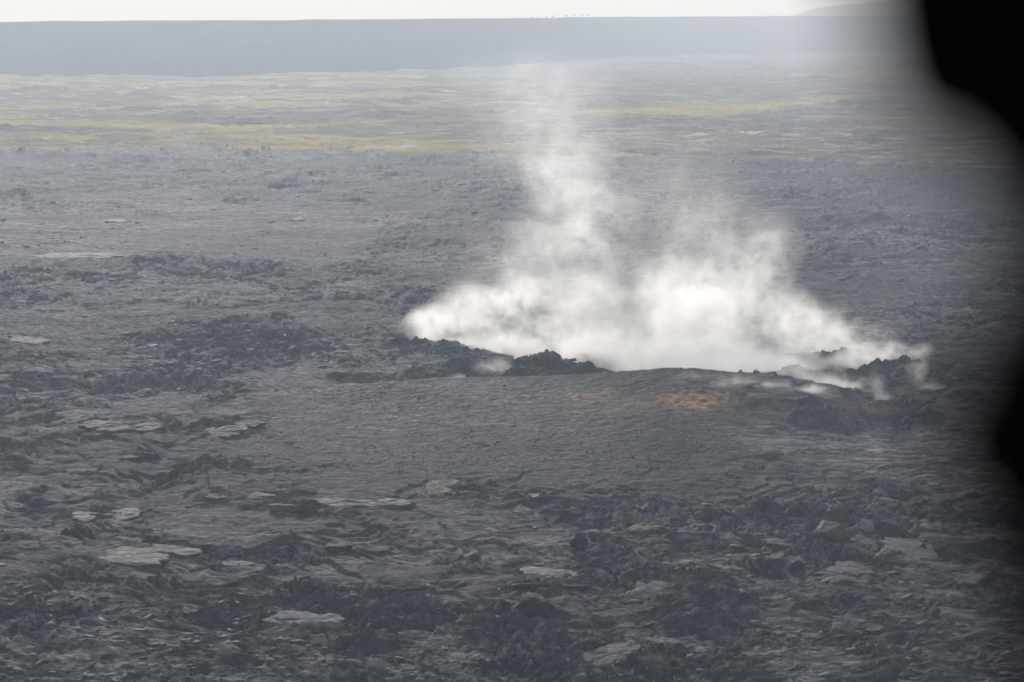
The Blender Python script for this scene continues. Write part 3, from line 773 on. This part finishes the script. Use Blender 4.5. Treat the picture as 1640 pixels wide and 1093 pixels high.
def smooth_outline(pts, n=6):
    out = []; m = len(pts)
    for i in range(m):
        p0, p1, p2, p3 = (np.array(pts[(i + j - 1) % m], float) for j in range(4))
        for k in range(n):
            t = k / n
            out.append(tuple(0.5 * ((2 * p1) + (-p0 + p2) * t + (2 * p0 - 5 * p1 + 4 * p2 - p3) * t * t + (-p0 + 3 * p1 - 3 * p2 + p3) * t ** 3)))
    return out
wf = bpy.data.objects.new('window_frame', None); COL.objects.link(wf)
tag(wf, 'black out-of-focus window frame close to the lens along the right edge', 'window frame')
moulding('pillar', smooth_outline([(1730, -300), (1725, 200), (1720, 500), (1690, 750), (1695, 1000), (1705, 1400), (2100, 1400), (2100, -300)]), 0.62, 0.05, wf)
moulding('corner_bracket', smooth_outline([(1372, -260), (1394, -60), (1410, 60), (1436, 150), (1474, 206), (1538, 232), (1596, 280), (1628, 350), (1660, 430), (1720, 470), (1790, 300), (1800, -260)]), 0.6, 0.04, wf)
moulding('latch', smooth_outline([(1630, 460), (1588, 545), (1550, 625), (1518, 690), (1526, 765), (1568, 825), (1602, 890), (1632, 1000), (1720, 960), (1790, 800), (1780, 560)]), 0.6, 0.04, wf)

# ------------------------------------------------------------------ steam
def steam_material(name, color=(0.995, 0.99, 0.985), aniso=0.8):
    t = NT(name)
    p = t.new('ShaderNodeVolumePrincipled')
    p.inputs['Color'].default_value = (*color, 1); p.inputs['Anisotropy'].default_value = aniso
    p.inputs['Density'].default_value = 1.0; p.inputs['Absorption Color'].default_value = (1, 1, 1, 1)
    t.l.new(p.outputs[0], t.out.inputs['Volume'])
    return t.m
M['steam'] = steam_material('white_steam')
def steam(name, label, puffs, vox, warp, nscale, seed, lo=0.42, hi=0.75, gain=2.6, stretch=0.95):
    """puffs: (centre xyz, radii xyz, peak density). A fog grid of soft puffs, torn by noise."""
    C = np.array([p[0] for p in puffs]); Rr = np.array([p[1] for p in puffs])
    mn = (C - Rr * 1.25).min(0) - warp * .5; mx = (C + Rr * 1.25).max(0) + warp * .5
    # the plume's own outline as mesh: one lumpy ball per puff
    bm = bmesh.new()
    for c, r, d in puffs:
        g = bmesh.ops.create_icosphere(bm, subdivisions=1, radius=1)
        for v in g['verts']: v.co = Vector((v.co.x * r[0] + c[0], v.co.y * r[1] + c[1], v.co.z * r[2] + c[2]))
    me = bpy.data.meshes.new(name); bm.to_mesh(me); bm.free()
    o = link(name, me, M['steam'])
    ng = bpy.data.node_groups.new(name, 'GeometryNodeTree')
    ng.interface.new_socket('Geometry', in_out='INPUT', socket_type='NodeSocketGeometry')
    ng.interface.new_socket('Geometry', in_out='OUTPUT', socket_type='NodeSocketGeometry')
    N, Lk = ng.nodes, ng.links
    def vm(op, a, b=None, sc=None):
        n = N.new('ShaderNodeVectorMath'); n.operation = op
        for i, s in enumerate((a, b)):
            if s is None: continue
            if isinstance(s, (tuple, list)): n.inputs[i].default_value = s
            else: Lk.new(s, n.inputs[i])
        if sc is not None: n.inputs['Scale'].default_value = sc
        return n
    def mm(op, a, b=None):
        n = N.new('ShaderNodeMath'); n.operation = op
        for i, s in enumerate((a, b)):
            if s is None: continue
            if isinstance(s, (int, float)): n.inputs[i].default_value = s
            else: Lk.new(s, n.inputs[i])
        return n.outputs[0]
    pos = N.new('GeometryNodeInputPosition').outputs[0]
    sp = vm('MULTIPLY', pos, (1, 1, stretch)).outputs[0]
    sp = vm('ADD', sp, (seed * 31.0, seed * 7.0, 0)).outputs[0]
    wn_ = N.new('ShaderNodeTexNoise'); wn_.inputs['Scale'].default_value = 1.0 / nscale; wn_.inputs['Detail'].default_value = 4
    Lk.new(sp, wn_.inputs['Vector'])
    wv = vm('SUBTRACT', wn_.outputs['Color'], (.5, .5, .5)).outputs[0]
    wv = vm('SCALE', wv, sc=warp * 2).outputs[0]
    wp = vm('ADD', pos, wv).outputs[0]
    tot = None
    for c, r, d in puffs:
        a = vm('SUBTRACT', wp, tuple(float(k) for k in c)).outputs[0]
        b = vm('DIVIDE', a, tuple(float(k) for k in r)).outputs[0]
        ln = vm('LENGTH', b).outputs['Value']
        mr = N.new('ShaderNodeMapRange'); mr.interpolation_type = 'SMOOTHSTEP'
        Lk.new(ln, mr.inputs['Value']); mr.inputs[1].default_value = 1.0; mr.inputs[2].default_value = 0.15; mr.inputs[3].default_value = 0; mr.inputs[4].default_value = d * gain
        tot = mr.outputs[0] if tot is None else mm('ADD', tot, mr.outputs[0])
    tn = N.new('ShaderNodeTexNoise'); tn.inputs['Scale'].default_value = 1.9 / nscale; tn.inputs['Detail'].default_value = 8; tn.inputs['Roughness'].default_value = .68
    sp2 = vm('ADD', sp, vm('SCALE', wv, sc=0.8).outputs[0]).outputs[0]
    Lk.new(sp2, tn.inputs['Vector'])
    tr = N.new('ShaderNodeMapRange'); Lk.new(tn.outputs[0], tr.inputs[0]); tr.inputs[1].default_value = lo; tr.inputs[2].default_value = hi
    tr.inputs[3].default_value = 0.0; tr.inputs[4].default_value = 1.0
    den = mm('MULTIPLY', tot, tr.outputs[0])
    vc = N.new('GeometryNodeVolumeCube')
    Lk.new(den, vc.inputs['Density'])
    vc.inputs['Min'].default_value = tuple(float(k) for k in mn); vc.inputs['Max'].default_value = tuple(float(k) for k in mx)
    res = np.clip(((mx - mn) / vox).astype(int), 8, 420)
    for k, nm in enumerate(('Resolution X', 'Resolution Y', 'Resolution Z')): vc.inputs[nm].default_value = int(res[k])
    sm = N.new('GeometryNodeSetMaterial'); sm.inputs['Material'].default_value = M['steam']
    Lk.new(vc.outputs[0], sm.inputs[0])
    go = N.new('NodeGroupOutput'); Lk.new(sm.outputs[0], go.inputs[0])
    md = o.modifiers.new('plume', 'NODES'); md.node_group = ng
    tag(o, label, 'steam', 'steam rising from the vent', kind='stuff')
    return o
def pf(u, v, dist, ru, rv, rd, d):
    """a puff seen at photo pixel (u, v), ru x rv pixels in radius, at ground distance dist"""
    c = pxd(u, v, dist); s = dist / FPX * 1.02
    return (c, (ru * s, rd, rv * s), d)
D0 = 668.0
steam('steam_plume', 'white steam billowing off the left ridge of the vent',
      [pf(690, 525, 708, 62, 40, 14, .09), pf(760, 505, 706, 84, 60, 16, .08), pf(825, 475, 706, 64, 50, 14, .07), pf(735, 562, 696, 70, 34, 10, .16), pf(810, 568, 690, 100, 40, 12, .14), pf(890, 572, 686, 90, 36, 10, .12), pf(880, 535, 700, 110, 60, 12, .06), pf(930, 560, 690, 100, 50, 12, .1), pf(930, 490, 704, 110, 70, 14, .035)],
      0.5, 8, 12, 1, 0.35, 0.72)
steam('steam_plume', 'tall thin column of steam drifting up from the vent centre',
      [pf(900, 420, 706, 130, 120, 18, .03), pf(915, 320, 708, 95, 120, 18, .03), pf(870, 230, 712, 150, 130, 20, .011), pf(860, 150, 716, 190, 100, 20, .006), pf(1010, 400, 708, 150, 140, 20, .011), pf(800, 430, 706, 110, 90, 16, .012), pf(1040, 290, 714, 220, 140, 20, .005), pf(960, 480, 704, 140, 80, 16, .02)],
      0.65, 12, 16, 2, 0.34, 0.78, 2.3)
steam('steam_plume', 'dense white steam pouring over the crest of the cinder slope',
      [pf(960, 585, 680, 110, 46, 12, .12), pf(1050, 585, 676, 120, 66, 12, .14), pf(1140, 590, 670, 130, 84, 14, .16), pf(1230, 600, 660, 120, 66, 12, .16), pf(1060, 588, 640, 90, 34, 8, .1), pf(1160, 596, 636, 110, 40, 9, .13), pf(1250, 604, 630, 90, 36, 8, .13), pf(1310, 610, 616, 70, 30, 7, .16), pf(1352, 624, 604, 44, 18, 5, .14), pf(1000, 545, 694, 110, 50, 12, .07), pf(1100, 510, 692, 120, 90, 14, .08)],
      0.5, 8, 11, 3, 0.24, 0.7, 1.8)
steam('steam_plume', 'broad steam cloud climbing above the right of the vent',
      [pf(1080, 470, 694, 90, 90, 16, .07), pf(1180, 480, 694, 100, 100, 16, .065), pf(1275, 520, 694, 90, 66, 14, .08), pf(1320, 555, 688, 80, 50, 12, .09), pf(1160, 390, 698, 120, 90, 16, .02), pf(1235, 400, 698, 60, 90, 14, .022), pf(1110, 330, 702, 120, 100, 16, .006)],
      0.5, 10, 13, 4, 0.34, 0.74)
steam('steam_wisp', 'thin steam trailing along the jagged right-hand ridge',
      [pf(1390, 566, 660, 70, 30, 9, .07), pf(1440, 566, 656, 50, 22, 8, .08), pf(1385, 532, 664, 70, 20, 8, .03), pf(1475, 566, 654, 24, 16, 6, .08), pf(1350, 582, 652, 60, 26, 8, .1)],
      0.6, 6, 9, 5, 0.34, 0.7)
steam('steam_wisp', 'faint steam in the hollow between the crest and the front ridge',
      [pf(1180, 622, 588, 66, 26, 6, .035), pf(1245, 628, 586, 66, 16, 5, .05), pf(1172, 655, 574, 34, 26, 5, .03), pf(1110, 605, 594, 44, 14, 5, .02), pf(1295, 630, 582, 60, 14, 5, .06)],
      0.45, 4, 7, 6, 0.36, 0.68, 4.2)
steam('steam_wisp', 'small puffs of steam beyond the front ridge at the right',
      [pf(1405, 620, 606, 22, 28, 5, .035), pf(1470, 598, 622, 24, 28, 5, .05), pf(1415, 638, 590, 30, 8, 4, .08), pf(1350, 622, 600, 44, 12, 5, .06), pf(1490, 617, 606, 28, 6, 4, .07)],
      0.45, 3.5, 7, 7, 0.36, 0.68, 4.2)
steam('steam_wisp', 'small low steam puffs in front of the left ridge',
      [pf(775, 592, 634, 36, 22, 4, .025), pf(730, 604, 628, 22, 7, 3, .04), pf(800, 585, 634, 32, 20, 4, .025), pf(880, 575, 650, 50, 14, 5, .06)],
      0.45, 3.5, 7, 8, 0.36, 0.68, 4.2)

# ------------------------------------------------------------------ haze
bm = bmesh.new()
bmesh.ops.create_cube(bm, size=1)
zmin = min(float(Z.min()), -25) - 1.0; ztop = 300.0
for v in bm.verts: v.co = Vector((v.co.x * 32000, v.co.y * 32000, zmin if v.co.z < 0 else ztop))
me = bpy.data.meshes.new('haze'); bm.to_mesh(me); bm.free()
t = NT('hazy_air')
p = t.new('ShaderNodeVolumePrincipled')
p.inputs['Color'].default_value = (0.68, 0.795, 1.0, 1); p.inputs['Anisotropy'].default_value = 0.2; p.inputs['Density'].default_value = 0.000195; p.inputs['Absorption Color'].default_value = (1, 1, 1, 1)
t.l.new(p.outputs[0], t.out.inputs['Volume'])
tag(link('haze', me, t.m), 'pale haze filling the air over the lava field', kind='stuff')
